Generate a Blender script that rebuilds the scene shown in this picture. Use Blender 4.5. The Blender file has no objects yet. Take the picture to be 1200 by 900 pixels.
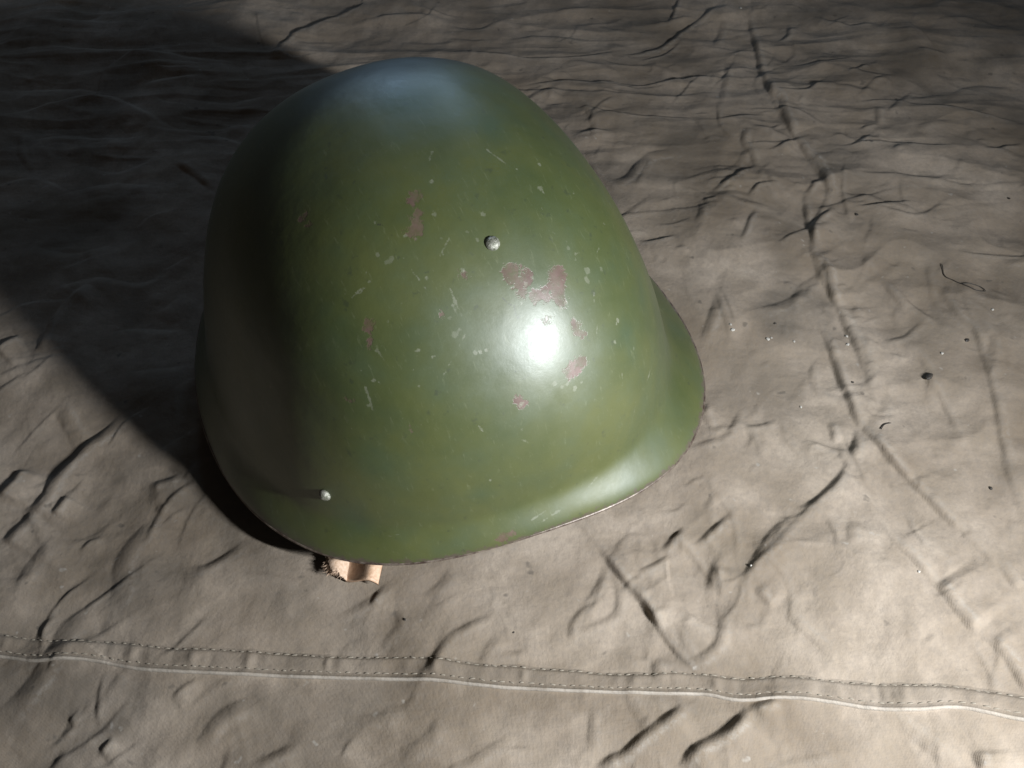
import bpy, bmesh, math, random
import numpy as np
from mathutils import Matrix, Vector

random.seed(4); RNG = np.random.default_rng(11)
sc = bpy.context.scene
COL = sc.collection

# ---------------------------------------------------------------- camera
cam_data = bpy.data.cameras.new('camera'); cam = bpy.data.objects.new('camera', cam_data); COL.objects.link(cam)
cam_data.sensor_fit = 'HORIZONTAL'; cam_data.angle = 1.03914
cam_data.clip_start = 0.01; cam_data.clip_end = 60
R = ((0.99758, -0.00611, 0.069258), (0.045479, 0.810818, -0.583529), (-0.05259, 0.585266, 0.809134))
M = Matrix([list(R[i]) for i in range(3)]).to_4x4(); M.translation = (0.032728, -0.275746, 0.382356)
cam.matrix_world = M
sc.camera = cam

# ---------------------------------------------------------------- light (a lamp at the right, a pale window beyond the top)
world = bpy.data.worlds.new('World'); sc.world = world; world.use_nodes = True
bg = world.node_tree.nodes['Background']; bg.inputs[0].default_value = (1.0, 0.93, 0.90, 1); bg.inputs[1].default_value = 0.028
def aim(o, loc, target):
    o.location = loc; o.rotation_euler = (Vector(target) - Vector(loc)).to_track_quat('-Z', 'Y').to_euler()
sp = bpy.data.lights.new('torch_lamp', 'AREA'); spo = bpy.data.objects.new('torch_lamp', sp); COL.objects.link(spo)
aim(spo, (0.362, -0.286, 0.289), (-0.06, -0.16, 0.0))
sp.shape = 'RECTANGLE'; sp.size = 0.014; sp.size_y = 0.085; sp.energy = 4.1; sp.color = (0.94, 0.975, 1.0); sp.spread = math.radians(145)
for k, x in enumerate((-0.46, 0.10)):
    a = bpy.data.lights.new('window_light', 'AREA'); o = bpy.data.objects.new('window_light', a); COL.objects.link(o)
    a.shape = 'RECTANGLE'; a.size = 0.30; a.size_y = 0.30; a.energy = 3.6; a.color = (0.46, 0.70, 1.0)
    aim(o, (x - 0.05, 2.25, 1.02), (-0.05, 0.05, 0.12))
vs = sc.view_settings
vs.view_transform = 'Standard'; vs.look = 'None'; vs.exposure = 0.0; vs.gamma = 1.0; vs.use_curve_mapping = False

# ---------------------------------------------------------------- traced layout, metres on the canvas / on the helmet
CREASES = [
([(-0.0757, 0.2963), (-0.0338, 0.2938), (0.0071, 0.2874), (0.0338, 0.2896), (0.0558, 0.2961), (0.0723, 0.3007)], 3.0, 1.5, 14),
([(0.0691, 0.2936), (0.0925, 0.3031), (0.1101, 0.3215), (0.139, 0.3502)], 6, 2.6, 16),
([(0.0767, 0.2872), (0.0932, 0.2928), (0.1106, 0.3109)], 2.5, 1.5, 8),
([(-0.0099, 0.2552), (0.0079, 0.2567), (0.028, 0.26), (0.0398, 0.2577), (0.0551, 0.2592), (0.0709, 0.2578), (0.0866, 0.2564)], 3.6, 1.6, 13),
([(0.0913, 0.2572), (0.0956, 0.2609), (0.1104, 0.2634), (0.1255, 0.2639), (0.1353, 0.2627)], 4, 1.6, 10),
([(0.0126, 0.233), (0.0242, 0.2336)], 2.5, 1.3, 8),
([(0.03, 0.2271), (0.0397, 0.2287), (0.0545, 0.2238), (0.0737, 0.2198), (0.0961, 0.2184), (0.1161, 0.217)], 3.2, 1.4, 12),
([(0.1269, 0.2133), (0.1405, 0.2174), (0.1551, 0.2188)], 3.5, 1.8, 10),
([(0.0301, 0.2023), (0.0469, 0.2037), (0.0581, 0.2034)], 3, 1.4, 9),
([(0.0533, 0.1534), (0.064, 0.1587), (0.0753, 0.1746), (0.0847, 0.181), (0.1012, 0.1848)], 4.5, 4.5, 15),
([(0.1156, 0.1448), (0.127, 0.1555), (0.1384, 0.1655), (0.1466, 0.1678)], 5, 2.2, 12),
([(0.1099, 0.1373), (0.1189, 0.1402)], 3, 1.5, 8),
([(0.1099, 0.1373), (0.1058, 0.1168)], 3, 3, 9),
([(0.0685, 0.105), (0.0795, 0.1049), (0.0922, 0.1077)], 5, 1.6, 12),
([(0.1292, 0.1011), (0.1355, 0.118), (0.1417, 0.1296)], 3.5, 1.8, 10),
([(0.1013, 0.3305), (0.1052, 0.3437), (0.1108, 0.3628)], 5, 2, 12),
([(0.1439, 0.2068), (0.1396, 0.1924), (0.1438, 0.1816), (0.146, 0.1678)], 4, 2.6, 10),
([(0.141, 0.3312), (0.1314, 0.2987)], 3, 3, 10),
([(0.1388, 0.2812), (0.1296, 0.231)], 3, 3, 10),
([(0.1587, 0.3415), (0.1603, 0.3218), (0.1612, 0.2875), (0.1617, 0.2514)], 5, 2.4, 12),
([(0.1623, 0.2562), (0.1643, 0.2402), (0.1684, 0.2328), (0.1682, 0.2176), (0.1713, 0.2002), (0.1735, 0.196)], 7, 2.8, 12),
([(0.1731, 0.1935), (0.1781, 0.1793), (0.1832, 0.1712), (0.1865, 0.1493), (0.1896, 0.1401)], 6.5, 2.8, 12),
([(0.1719, 0.1434), (0.1703, 0.1285), (0.1698, 0.1148), (0.1716, 0.094)], 5.5, 2.2, 12),
([(0.1695, 0.1127), (0.1784, 0.1226), (0.1871, 0.1305)], 5, 2, 10),
([(0.1717, 0.1419), (0.1773, 0.1494), (0.1841, 0.157)], 4.5, 2, 9),
([(0.1634, 0.2421), (0.1842, 0.2415), (0.1935, 0.2478), (0.2014, 0.2551)], 3.2, 1.5, 10),
([(0.2175, 0.2631), (0.2261, 0.2667), (0.2326, 0.2714)], 4, 1.6, 9),
([(0.2678, 0.287), (0.2771, 0.2847), (0.2865, 0.2834)], 3, 1.5, 11),
([(0.205, 0.3331), (0.2312, 0.3192), (0.2478, 0.3217)], 3, 1.8, 12),
([(0.2157, 0.2298), (0.2379, 0.2311), (0.2587, 0.2261)], 2.8, 1.5, 12),
([(0.256, 0.2261), (0.2783, 0.2238), (0.2962, 0.2182), (0.3166, 0.2108)], 4.2, 1.6, 14),
([(0.2067, 0.187), (0.2144, 0.1918), (0.2206, 0.1967)], 4, 1.8, 9),
([(0.1909, 0.1873), (0.2261, 0.1891), (0.2536, 0.1853), (0.2774, 0.1849)], 2.6, 1.3, 10),
([(0.2858, 0.1831), (0.2962, 0.1837), (0.3022, 0.1868), (0.3127, 0.1875)], 4, 1.8, 12),
([(0.2149, 0.2036), (0.2278, 0.2067)], 3.6, 1.6, 9),
([(0.2278, 0.2067), (0.2295, 0.2241)], 3.4, 2.6, 8),
([(0.1985, 0.1304), (0.2137, 0.1317), (0.2225, 0.1338), (0.2329, 0.1359)], 3.4, 1.4, 11),
([(0.2496, 0.0956), (0.2679, 0.0935), (0.2955, 0.092)], 2.6, 1.3, 10),
([(0.1547, 0.183), (0.1643, 0.1878), (0.1747, 0.1934)], 3, 1.5, 8),
([(0.1369, 0.1408), (0.1457, 0.1513), (0.1576, 0.1512)], 3.4, 1.8, 9),
([(0.2178, 0.1534), (0.238, 0.1531), (0.2586, 0.1551)], 3, 5, 16),
([(0.1866, 0.323), (0.1837, 0.3103), (0.1775, 0.3043)], 4.5, 2.4, 8),
([(0.2818, 0.3194), (0.3131, 0.3267), (0.3412, 0.3109)], 2.5, 3, 16),
([(0.1679, 0.092), (0.1743, 0.0807), (0.1748, 0.0658), (0.1773, 0.0552)], 6.5, 2.6, 12),
([(0.1773, 0.0552), (0.1802, 0.043), (0.1827, 0.0312), (0.1855, 0.0124)], 5.5, 3.2, 13),
([(0.1659, 0.0412), (0.1696, 0.0219), (0.1712, 0.0051), (0.1741, -0.0183), (0.1733, -0.0249)], 5, 2.8, 12),
([(0.1733, -0.0274), (0.1703, -0.0374), (0.1687, -0.0423)], 5, 2.6, 9),
([(0.1758, -0.0249), (0.181, -0.0348), (0.187, -0.0459), (0.1927, -0.0553)], 5, 1.8, 14),
([(0.1927, -0.0553), (0.2026, -0.0706), (0.2094, -0.0827)], 3, 2.2, 14),
([(0.1606, -0.021), (0.1614, -0.0266), (0.162, -0.0331)], 4, 2.2, 8),
([(0.1361, -0.0722), (0.1445, -0.068), (0.155, -0.0591), (0.167, -0.0448)], 3.6, 2.0, 12),
([(0.147, -0.0313), (0.1574, -0.0361), (0.1679, -0.0394)], 2.4, 1.8, 10),
([(0.1014, 0.028), (0.1067, 0.0423), (0.111, 0.0546), (0.1129, 0.0608)], 4.5, 3.6, 12),
([(0.1317, 0.0484), (0.1473, 0.0552), (0.1658, 0.0678)], 3, 4, 14),
([(0.2044, 0.0754), (0.2081, 0.0658), (0.2134, 0.0533)], 3, 2, 12),
([(0.2341, 0.0689), (0.2378, 0.0515), (0.2452, 0.0343), (0.2493, 0.0211)], 2.6, 2.2, 14),
([(0.2457, 0.0073), (0.2423, -0.0326), (0.2417, -0.054)], 2.2, 2.4, 16),
([(0.1184, -0.0255), (0.1279, -0.0234), (0.1354, -0.0207)], 2.2, 2, 10),
([(0.1037, -0.01), (0.0991, -0.018), (0.1034, -0.0282)], 2.4, 2.4, 10),
([(0.1944, 0.0295), (0.2085, 0.0336), (0.2211, 0.0449)], 2, 2, 10),
([(0.1769, -0.0834), (0.1786, -0.0885), (0.1847, -0.0951), (0.1901, -0.1048), (0.1937, -0.11)], 5, 2.2, 15),
([(0.1928, -0.1076), (0.1965, -0.1139), (0.1985, -0.1205), (0.2052, -0.1298)], 7, 2.8, 16),
([(0.2097, -0.1327), (0.2145, -0.141), (0.219, -0.1557)], 6.5, 2.6, 15),
([(0.0758, -0.1891), (0.0832, -0.1808), (0.0924, -0.1758), (0.0998, -0.1702), (0.1056, -0.1642)], 8, 2.8, 16),
([(0.1056, -0.1642), (0.1107, -0.162), (0.1189, -0.1607)], 4, 2, 10),
([(0.1143, -0.111), (0.1175, -0.1158), (0.1214, -0.1204)], 4.5, 2.2, 10),
([(0.124, -0.1204), (0.131, -0.1283), (0.1442, -0.1429)], 2.8, 2.8, 14),
([(0.0874, -0.0925), (0.0966, -0.0841), (0.1031, -0.0782), (0.1091, -0.0727)], 4.4, 2, 11),
([(0.1097, -0.1054), (0.1177, -0.0944), (0.1269, -0.0822), (0.1378, -0.074)], 3.2, 2.8, 13),
([(0.0938, -0.1131), (0.0959, -0.1061), (0.0985, -0.099)], 3.4, 2.6, 9),
([(0.0974, -0.1194), (0.0978, -0.128), (0.0959, -0.1364), (0.0877, -0.1434), (0.0788, -0.148)], 4, 2.8, 11),
([(0.1615, -0.0771), (0.16, -0.0837), (0.1596, -0.0901)], 3.2, 2.8, 9),
([(0.1588, -0.1643), (0.1707, -0.1723), (0.18, -0.1808), (0.183, -0.1864)], 3.4, 3.5, 16),
([(0.1925, -0.1782), (0.1934, -0.1861)], 4, 2.4, 10),
([(0.2223, -0.0951), (0.2263, -0.1064), (0.2297, -0.1111)], 2.6, 2.4, 12),
([(0.0482, -0.0958), (0.0516, -0.1021), (0.0565, -0.1079), (0.0598, -0.1123)], 4.5, 1.9, 13),
([(0.0591, -0.1107), (0.0627, -0.1159), (0.0673, -0.1237), (0.0714, -0.1314)], 5.5, 2, 14),
([(0.0604, -0.1061), (0.0683, -0.1014), (0.0751, -0.097), (0.0785, -0.0986)], 4, 2, 10),
([(0.0733, -0.094), (0.0795, -0.0874), (0.085, -0.0821)], 5.5, 2.2, 10),
([(-0.0332, -0.1206), (-0.0251, -0.1109), (-0.0219, -0.1025)], 2.6, 3, 14),
([(0.0429, -0.1902), (0.0498, -0.1851), (0.0544, -0.1827), (0.0614, -0.1768), (0.0686, -0.1712), (0.0795, -0.1637)], 7.5, 2.6, 15),
([(-0.058, -0.1248), (-0.0545, -0.1158)], 3.5, 2.4, 9),
([(0.0682, -0.1439), (0.0687, -0.1555)], 3, 3, 9),
([(-0.0379, -0.188), (-0.027, -0.1814), (-0.0224, -0.1734)], 2, 4, 16),
([(-0.2443, -0.0957), (-0.2403, -0.0869), (-0.2351, -0.0788)], 6, 4.5, 20),
([(-0.2408, -0.0799), (-0.2339, -0.0736), (-0.2293, -0.0569), (-0.2235, -0.0436), (-0.2132, -0.033), (-0.2036, -0.0221)], 10, 5, 17),
([(-0.2564, -0.0706), (-0.253, -0.0622), (-0.2511, -0.0532)], 8, 3.5, 13),
([(-0.2243, -0.0796), (-0.2205, -0.069)], 6, 3, 10),
([(-0.2927, 0.0203), (-0.2876, 0.0265), (-0.2817, 0.0309)], 7, 3, 12),
([(-0.2678, 0.0192), (-0.2672, 0.0328), (-0.2661, 0.0467), (-0.2609, 0.0585), (-0.2543, 0.0699)], 8, 3.5, 14),
([(-0.2453, -0.0132), (-0.2348, -0.0268), (-0.2247, -0.0399)], 3, 5, 12),
([(-0.1705, -0.0809), (-0.1798, -0.097), (-0.1813, -0.1059), (-0.1772, -0.1228), (-0.1859, -0.13)], 3.6, 6, 22),
([(-0.1853, -0.1291), (-0.1969, -0.1367), (-0.1987, -0.1474), (-0.2031, -0.1601), (-0.2075, -0.1691), (-0.2133, -0.1786)], 5, 6.5, 22),
([(-0.1494, -0.1086), (-0.1359, -0.1049), (-0.123, -0.095)], 3.4, 3, 13),
([(-0.2188, -0.0947), (-0.225, -0.1068), (-0.2264, -0.1198)], 2.6, 5, 16),
([(-0.123, -0.1868), (-0.1153, -0.1735), (-0.1019, -0.167)], 3, 4.5, 18),
([(-0.1003, -0.1944), (-0.09, -0.1891), (-0.0801, -0.1844)], 3, 3, 13),
([(-0.1654, -0.1899), (-0.1628, -0.1864), (-0.1608, -0.1836)], 4, 2, 5),
([(-0.1833, -0.1766), (-0.1794, -0.1793)], 2, 1.6, 4),
([(-0.1803, -0.0635), (-0.1709, -0.0609), (-0.1631, -0.0574)], 3.2, 2.8, 11),
([(-0.1712, -0.0786), (-0.1689, -0.0729)], 3, 3.5, 10),
([(-0.4002, 0.2983), (-0.3772, 0.3083), (-0.3136, 0.3041), (-0.2673, 0.2962), (-0.2074, 0.289)], 5, 3.5, 16),
([(-0.2801, 0.2666), (-0.2604, 0.2711), (-0.2361, 0.2755)], 4, 3, 14),
([(-0.3784, 0.2273), (-0.3465, 0.2428), (-0.318, 0.2518), (-0.2963, 0.2493), (-0.2546, 0.2217), (-0.2419, 0.215)], 5.5, 3, 16),
([(-0.344, 0.2026), (-0.3227, 0.2113), (-0.2969, 0.2071), (-0.2615, 0.2037)], 6, 6, 18),
([(-0.2087, 0.2198), (-0.1927, 0.2231)], 5, 2.4, 10),
([(-0.2341, 0.2085), (-0.2113, 0.2081), (-0.191, 0.1997)], 5, 2.8, 12),
([(-0.2358, 0.1823), (-0.2177, 0.1685), (-0.1983, 0.1528)], 4, 3, 13),
([(-0.3845, 0.2585), (-0.3469, 0.2615), (-0.3036, 0.2563)], 4, 4, 16),
([(-0.2532, 0.2453), (-0.2159, 0.2443), (-0.1808, 0.2531)], 4, 5, 14),
([(-0.1948, 0.2991), (-0.1853, 0.3159), (-0.1753, 0.3321), (-0.1475, 0.3515), (-0.1298, 0.3671)], 7.5, 3.2, 15),
([(-0.3378, 0.352), (-0.298, 0.3575), (-0.254, 0.3465)], 4, 4, 16),
([(-0.1356, 0.3385), (-0.1071, 0.3465), (-0.0673, 0.3415)], 2.4, 2.4, 12),
([(-0.0665, 0.3325), (-0.0404, 0.3271), (-0.0156, 0.3417)], 2.2, 2.4, 12),
([(-0.0205, 0.3123), (0.0107, 0.3166), (0.048, 0.3099)], 2.0, 2.4, 12),
([(-0.2107, 0.0042), (-0.1922, 0.0066), (-0.1739, 0.0102)], 4, 4, 14),
([(-0.2339, 0.031), (-0.2158, 0.0373), (-0.1854, 0.0355)], 3.5, 4, 16),
([(-0.3059, 0.1017), (-0.276, 0.0943), (-0.247, 0.105)], 3.5, 5, 18),
([(-0.306, 0.1477), (-0.2755, 0.1595), (-0.2271, 0.1507)], 3.5, 5, 18),
([(-0.2756, 0.0632), (-0.2528, 0.0733), (-0.2308, 0.0698)], 3.2, 4, 16),
([(0.278, 0.2391), (0.3029, 0.2513), (0.3292, 0.2468)], 2.2, 3, 16),
([(0.1602, 0.3437), (0.1612, 0.2875), (0.1643, 0.2402), (0.1705, 0.202), (0.1788, 0.1769), (0.1859, 0.1455), (0.1743, 0.1184), (0.1689, 0.092), (0.1746, 0.0671), (0.1802, 0.043), (0.1843, 0.018), (0.1842, -0.0067), (0.175, -0.0249)], 2.4, 2.0, 9),
([(0.1664, 0.0442), (0.1703, 0.0179), (0.1738, -0.0198), (0.1765, -0.0259), (0.187, -0.0459), (0.2026, -0.0706), (0.2162, -0.0932), (0.2329, -0.1188)], 2.4, 1.8, 10),
([(0.1733, -0.0274), (0.1606, -0.0544), (0.1443, -0.0694), (0.1239, -0.0909), (0.1096, -0.1062), (0.0951, -0.1338)], 1.8, 2.2, 11),
([(0.0194, -0.0613), (0.04, -0.086), (0.0516, -0.1021), (0.0673, -0.1237), (0.0749, -0.1343), (0.0793, -0.1509)], 1.6, 1.8, 10),
([(0.2448, 0.0753), (0.2471, 0.0297), (0.2444, -0.0139), (0.24, -0.0531), (0.2397, -0.0885)], 1.6, 1.8, 12),
([(-0.0718, 0.2579), (0.0123, 0.2479), (0.082, 0.2424), (0.1393, 0.2446)], 1.4, 1.6, 9),
([(0.1832, 0.1609), (0.2288, 0.1579), (0.2677, 0.1512), (0.3103, 0.1521)], 1.6, 1.8, 10),
([(0.0461, 0.1246), (0.0822, 0.1294), (0.1235, 0.1349)], 1.4, 1.6, 9)]
SEAM_LOW = [(-0.2467, -0.1503), (-0.2223, -0.1511), (-0.2071, -0.1526), (-0.1916, -0.1518), (-0.1785, -0.1522), (-0.1582, -0.1551), (-0.1398, -0.156), (-0.1168, -0.1561), (-0.0918, -0.1565), (-0.0666, -0.1565), (-0.0357, -0.1568), (-0.0173, -0.1577), (0.0011, -0.1589), (0.0192, -0.1591), (0.0433, -0.1591), (0.0788, -0.1588), (0.0894, -0.1588), (0.1021, -0.1609), (0.1173, -0.1597), (0.1311, -0.16), (0.1423, -0.1611), (0.157, -0.163), (0.1727, -0.1629), (0.1888, -0.1617), (0.2017, -0.164), (0.2144, -0.1663), (0.2334, -0.169)]
SEAM_TOP = [(-0.2511, -0.1401), (-0.2262, -0.1415), (-0.2013, -0.1436), (-0.1813, -0.1438), (-0.1666, -0.1442), (-0.1453, -0.146), (-0.1297, -0.1459), (-0.113, -0.1462), (-0.0898, -0.1471), (-0.068, -0.1477), (-0.0427, -0.1477), (-0.0304, -0.1477), (-0.018, -0.1493), (-0.0053, -0.1504), (0.0069, -0.1504), (0.019, -0.1512), (0.0314, -0.1512), (0.0495, -0.1521), (0.0675, -0.1512), (0.0794, -0.1502), (0.103, -0.152), (0.1148, -0.151), (0.1264, -0.151), (0.1437, -0.1526), (0.161, -0.1528), (0.1782, -0.153), (0.1907, -0.1537), (0.2039, -0.1554), (0.2168, -0.1574), (0.2361, -0.1603)]
PRIMER = [(0.0455, -0.0102, 0.148, 0.00303), (0.0477, -0.0121, 0.1472, 0.00201), (0.0517, -0.0123, 0.146, 0.00267), (0.0549, -0.0148, 0.1446, 0.00265), (0.0576, -0.0164, 0.1434, 0.0033), (0.0571, -0.0141, 0.1439, 0.00231), (0.0837, 0.0113, 0.1308, 0.00427), (0.0869, 0.0149, 0.1281, 0.00395), (0.0873, 0.0118, 0.1282, 0.00328), (0.0876, 0.0292, 0.1238, 0.00436), (0.0917, 0.0262, 0.1214, 0.00468), (0.0952, 0.0257, 0.1184, 0.00301), (0.0927, 0.0207, 0.1221, 0.00331), (0.0926, 0.0165, 0.1232, 0.00297), (0.0908, 0.0116, 0.1254, 0.00262), (0.1131, 0.0227, 0.0976, 0.00407), (0.1122, 0.0268, 0.0974, 0.00273), (0.1143, 0.0196, 0.0968, 0.00271), (0.1032, 0.0286, 0.1087, 0.0027), (0.1049, 0.0299, 0.1061, 0.00237), (0.0747, -0.0454, 0.1243, 0.0023), (0.0763, -0.0463, 0.1226, 0.00197), (0.1161, -0.0041, 0.0961, 0.00199), (0.1175, -0.0025, 0.0938, 0.00167), (0.0787, -0.0061, 0.1343, 0.00162), (0.1345, -0.0242, 0.0299, 0.00263), (0.1351, -0.0203, 0.03, 0.00225), (0.0999, 0.0171, 0.1161, 0.00165), (0.0801, -0.0478, 0.1187, 0.00131), (0.0843, -0.0634, 0.0991, 0.00136), (0.0866, -0.0618, 0.0986, 0.00102), (0.1054, -0.0451, 0.0919, 0.001), (0.0251, -0.0509, 0.1399, 0.0021), (0.0302, -0.0504, 0.1393, 0.00139), (0.0869, -0.0194, 0.1266, 0.00097)]
BARE = [(0.0866, 0.0428, 0.1176, 0.00172), (0.0895, 0.0408, 0.1164, 0.00172), (0.0854, 0.05, 0.1133, 0.00105), (0.1005, 0.0496, 0.0974, 0.00106), (0.1017, 0.0483, 0.097, 0.00071), (0.0552, 0.0387, 0.138, 0.0014), (0.0565, 0.0389, 0.1373, 0.00105), (-0.0826, 0.0916, 0.02, 0.00159), (0.0458, 0.0332, 0.1432, 0.0007), (0.0431, 0.0446, 0.1388, 0.00072), (0.0422, -0.0018, 0.1492, 0.00102), (0.0551, -0.0066, 0.1453, 0.001), (0.0616, 0.0106, 0.1427, 0.0008), (0.064, 0.0348, 0.136, 0.00069), (0.0553, 0.0532, 0.1291, 0.00079), (0.0651, 0.0627, 0.1157, 0.00073), (0.0643, -0.0082, 0.1416, 0.00079), (0.079, 0.0382, 0.126, 0.00075), (0.0789, 0.0515, 0.1173, 0.0007), (0.0829, 0.0393, 0.1227, 0.00068), (0.0776, -0.006, 0.135, 0.0013), (0.0612, -0.0385, 0.1356, 0.00073), (0.0642, -0.039, 0.1339, 0.00053), (0.0769, -0.0316, 0.1298, 0.00084), (0.0915, -0.0328, 0.1179, 0.00097), (0.0956, -0.0288, 0.1157, 0.00058), (0.0627, -0.0286, 0.1386, 0.00131), (0.0623, -0.0302, 0.1383, 0.00098), (0.0586, -0.0325, 0.1391, 0.00079), (0.0744, -0.0195, 0.135, 0.00078), (0.0646, -0.0445, 0.1309, 0.00066), (0.0889, -0.0178, 0.1254, 0.00077), (0.0936, -0.0181, 0.1212, 0.00129), (0.0932, -0.016, 0.1221, 0.00097), (0.1013, -0.0115, 0.115, 0.00097), (0.101, -0.0136, 0.115, 0.00078), (0.1017, -0.0093, 0.115, 0.00071), (0.1155, 0.0123, 0.0966, 0.00114), (0.1169, 0.0149, 0.0937, 0.00101), (0.1166, 0.0174, 0.0936, 0.00102), (0.1177, 0.0202, 0.0905, 0.0012), (0.1168, 0.0235, 0.0909, 0.00089), (0.058, -0.0203, 0.1426, 0.00079), (0.0607, -0.0168, 0.1421, 0.00066), (0.0553, -0.0059, 0.1453, 0.0006), (0.0831, -0.0469, 0.1169, 0.00066), (0.0838, -0.0439, 0.1184, 0.00072), (0.0886, -0.0519, 0.1076, 0.00099), (0.0905, -0.0501, 0.1072, 0.00066), (0.0939, 0.01, 0.123, 0.00082), (0.0885, 0.0145, 0.1269, 0.00099), (0.0873, 0.0182, 0.1271, 0.00083), (0.098, 0.0241, 0.1162, 0.00134), (0.0965, 0.0275, 0.1165, 0.00101), (0.0987, 0.0213, 0.1164, 0.00066), (0.1171, -0.0033, 0.0944, 0.001), (0.0472, -0.0281, 0.1445, 0.00067), (-0.0092, 0.0792, 0.1109, 0.00168), (0.0699, -0.0104, 0.1388, 0.00052), (0.0948, -0.0373, 0.1122, 0.00052), (0.0991, -0.0372, 0.1073, 0.00052), (0.0836, -0.0546, 0.1099, 0.00053), (0.1069, 0.0448, 0.0929, 0.00071), (0.1065, 0.0547, 0.0817, 0.00073), (0.1216, -0.006, 0.0847, 0.00054), (0.1205, 0.0278, 0.0804, 0.0007), (0.125, -0.0232, 0.064, 0.0007), (0.1063, -0.0418, 0.0938, 0.0005), (0.0617, -0.0489, 0.1296, 0.00047), (0.0702, 0.004, 0.1392, 0.00066), (0.066, 0.0019, 0.1413, 0.00059), (0.0025, -0.1283, 0.014, 0.00136), (-0.0293, -0.0781, 0.1151, 0.00121), (0.0184, -0.0638, 0.1317, 0.00072), (0.052, -0.0888, 0.0836, 0.00074)]
TOUCH = [(0.104, 0.0524, 0.0892, 0.00575), (0.1063, 0.0535, 0.0837, 0.00435), (0.0218, 0.0333, 0.1475, 0.00654), (0.0184, 0.0288, 0.1492, 0.00436), (0.1018, -0.0619, 0.0759, 0.01045), (0.1017, -0.0786, 0.0394, 0.00944), (0.0608, 0.111, 0.0145, 0.00639), (-0.0054, 0.0055, 0.1533, 0.01119), (0.1253, -0.028, 0.0564, 0.00498)]
SCRATCH = [((0.0347, 0.0256, 0.148), (0.0424, 0.0297, 0.1452), 0.00056), ((0.0289, 0.0045, 0.1515), (0.0322, 0.0018, 0.1511), 0.00052), ((0.0659, -0.0061, 0.1411), (0.0702, -0.012, 0.1385), 0.00043), ((0.0647, -0.043, 0.1317), (0.0647, -0.047, 0.1293), 0.00043), ((0.0651, -0.0418, 0.1321), (0.0655, -0.0435, 0.1309), 0.00033), ((0.0787, -0.0388, 0.1254), (0.0836, -0.0397, 0.1212), 0.00039), ((0.0803, -0.047, 0.1191), (0.088, -0.0452, 0.1138), 0.00049), ((0.0879, -0.0553, 0.1049), (0.0939, -0.056, 0.0969), 0.00047), ((0.0913, -0.0575, 0.0984), (0.0948, -0.0535, 0.0986), 0.0004), ((0.0812, -0.0133, 0.1319), (0.0899, -0.0134, 0.1254), 0.00039), ((0.0861, -0.0147, 0.1282), (0.0892, -0.0146, 0.1258), 0.00042), ((0.1081, 0.0634, 0.0623), (0.1117, 0.0596, 0.0609), 0.00046), ((0.1139, 0.0448, 0.0799), (0.1163, 0.0437, 0.0756), 0.00043), ((0.0938, 0.0419, 0.1116), (0.0965, 0.0405, 0.1098), 0.00055), ((0.0812, 0.0401, 0.1235), (0.0804, 0.0429, 0.1224), 0.00038), ((0.08, 0.0504, 0.1174), (0.0775, 0.0534, 0.1167), 0.00042), ((0.1358, 0.0029, 0.0328), (0.1364, -0.0087, 0.0308), 0.00053), ((0.1346, -0.0105, 0.0333), (0.1343, -0.0028, 0.0347), 0.00045), ((0.131, 0.0244, 0.0372), (0.133, 0.0189, 0.0355), 0.00038), ((0.1233, -0.0069, 0.0799), (0.1244, -0.0044, 0.0774), 0.00034), ((0.1132, -0.0682, 0.0345), (0.115, -0.0642, 0.0357), 0.00034), ((0.1271, -0.0144, 0.0621), (0.1291, 0.0, 0.0571), 0.00021), ((0.1159, -0.0216, 0.0911), (0.1243, -0.0158, 0.0731), 0.0002), ((0.0629, -0.0247, 0.1396), (0.0776, -0.0215, 0.1325), 0.00018), ((0.0718, 0.0321, 0.1331), (0.0768, 0.0387, 0.1272), 0.0002), ((0.0953, -0.0149, 0.1204), (0.101, -0.0272, 0.1105), 0.00019), ((0.1027, 0.0386, 0.1039), (0.1169, 0.027, 0.0889), 0.00024), ((0.1177, 0.0504, 0.061), (0.125, 0.0427, 0.0422), 0.00026)]
CRACKS = [((0.0903, 0.0038, 0.1264), (0.0927, 0.0052, 0.1244), 0.00033), ((0.0927, 0.0052, 0.1244), (0.094, 0.008, 0.1231), 0.00033), ((0.0941, 0.0066, 0.1231), (0.0974, 0.0062, 0.1201), 0.00029), ((0.0974, 0.0062, 0.1201), (0.0959, 0.0088, 0.1213), 0.00029), ((0.0932, 0.0126, 0.1233), (0.0955, 0.0164, 0.1206), 0.00033), ((0.0955, 0.0164, 0.1206), (0.0949, 0.0198, 0.1205), 0.0003), ((0.0903, 0.0122, 0.1258), (0.0931, 0.0132, 0.1233), 0.00026), ((0.0976, 0.024, 0.1167), (0.0955, 0.028, 0.1173), 0.00027), ((0.1272, 0.0217, 0.0617), (0.128, 0.0191, 0.0593), 0.00029), ((0.0831, -0.0469, 0.1169), (0.0847, -0.0435, 0.118), 0.00026), ((0.0847, -0.0435, 0.118), (0.0875, -0.0407, 0.1172), 0.00023), ((0.1406, 0.0182, 0.0237), (0.1404, 0.013, 0.0242), 0.00023)]
DARKS = [(0.0486, -0.0274, 0.1443, 0.00053), (0.0491, -0.0267, 0.1443, 0.00053), (0.0497, -0.026, 0.1443, 0.00043), (0.1072, 0.016, 0.108, 0.00053), (0.107, 0.0175, 0.1079, 0.00047), (0.1097, -0.0015, 0.1061, 0.00043), (0.1098, -0.0, 0.1061, 0.00033)]
RIVETS = [(0.1484, 0.6722), (5.4192, 0.1237)]
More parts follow.
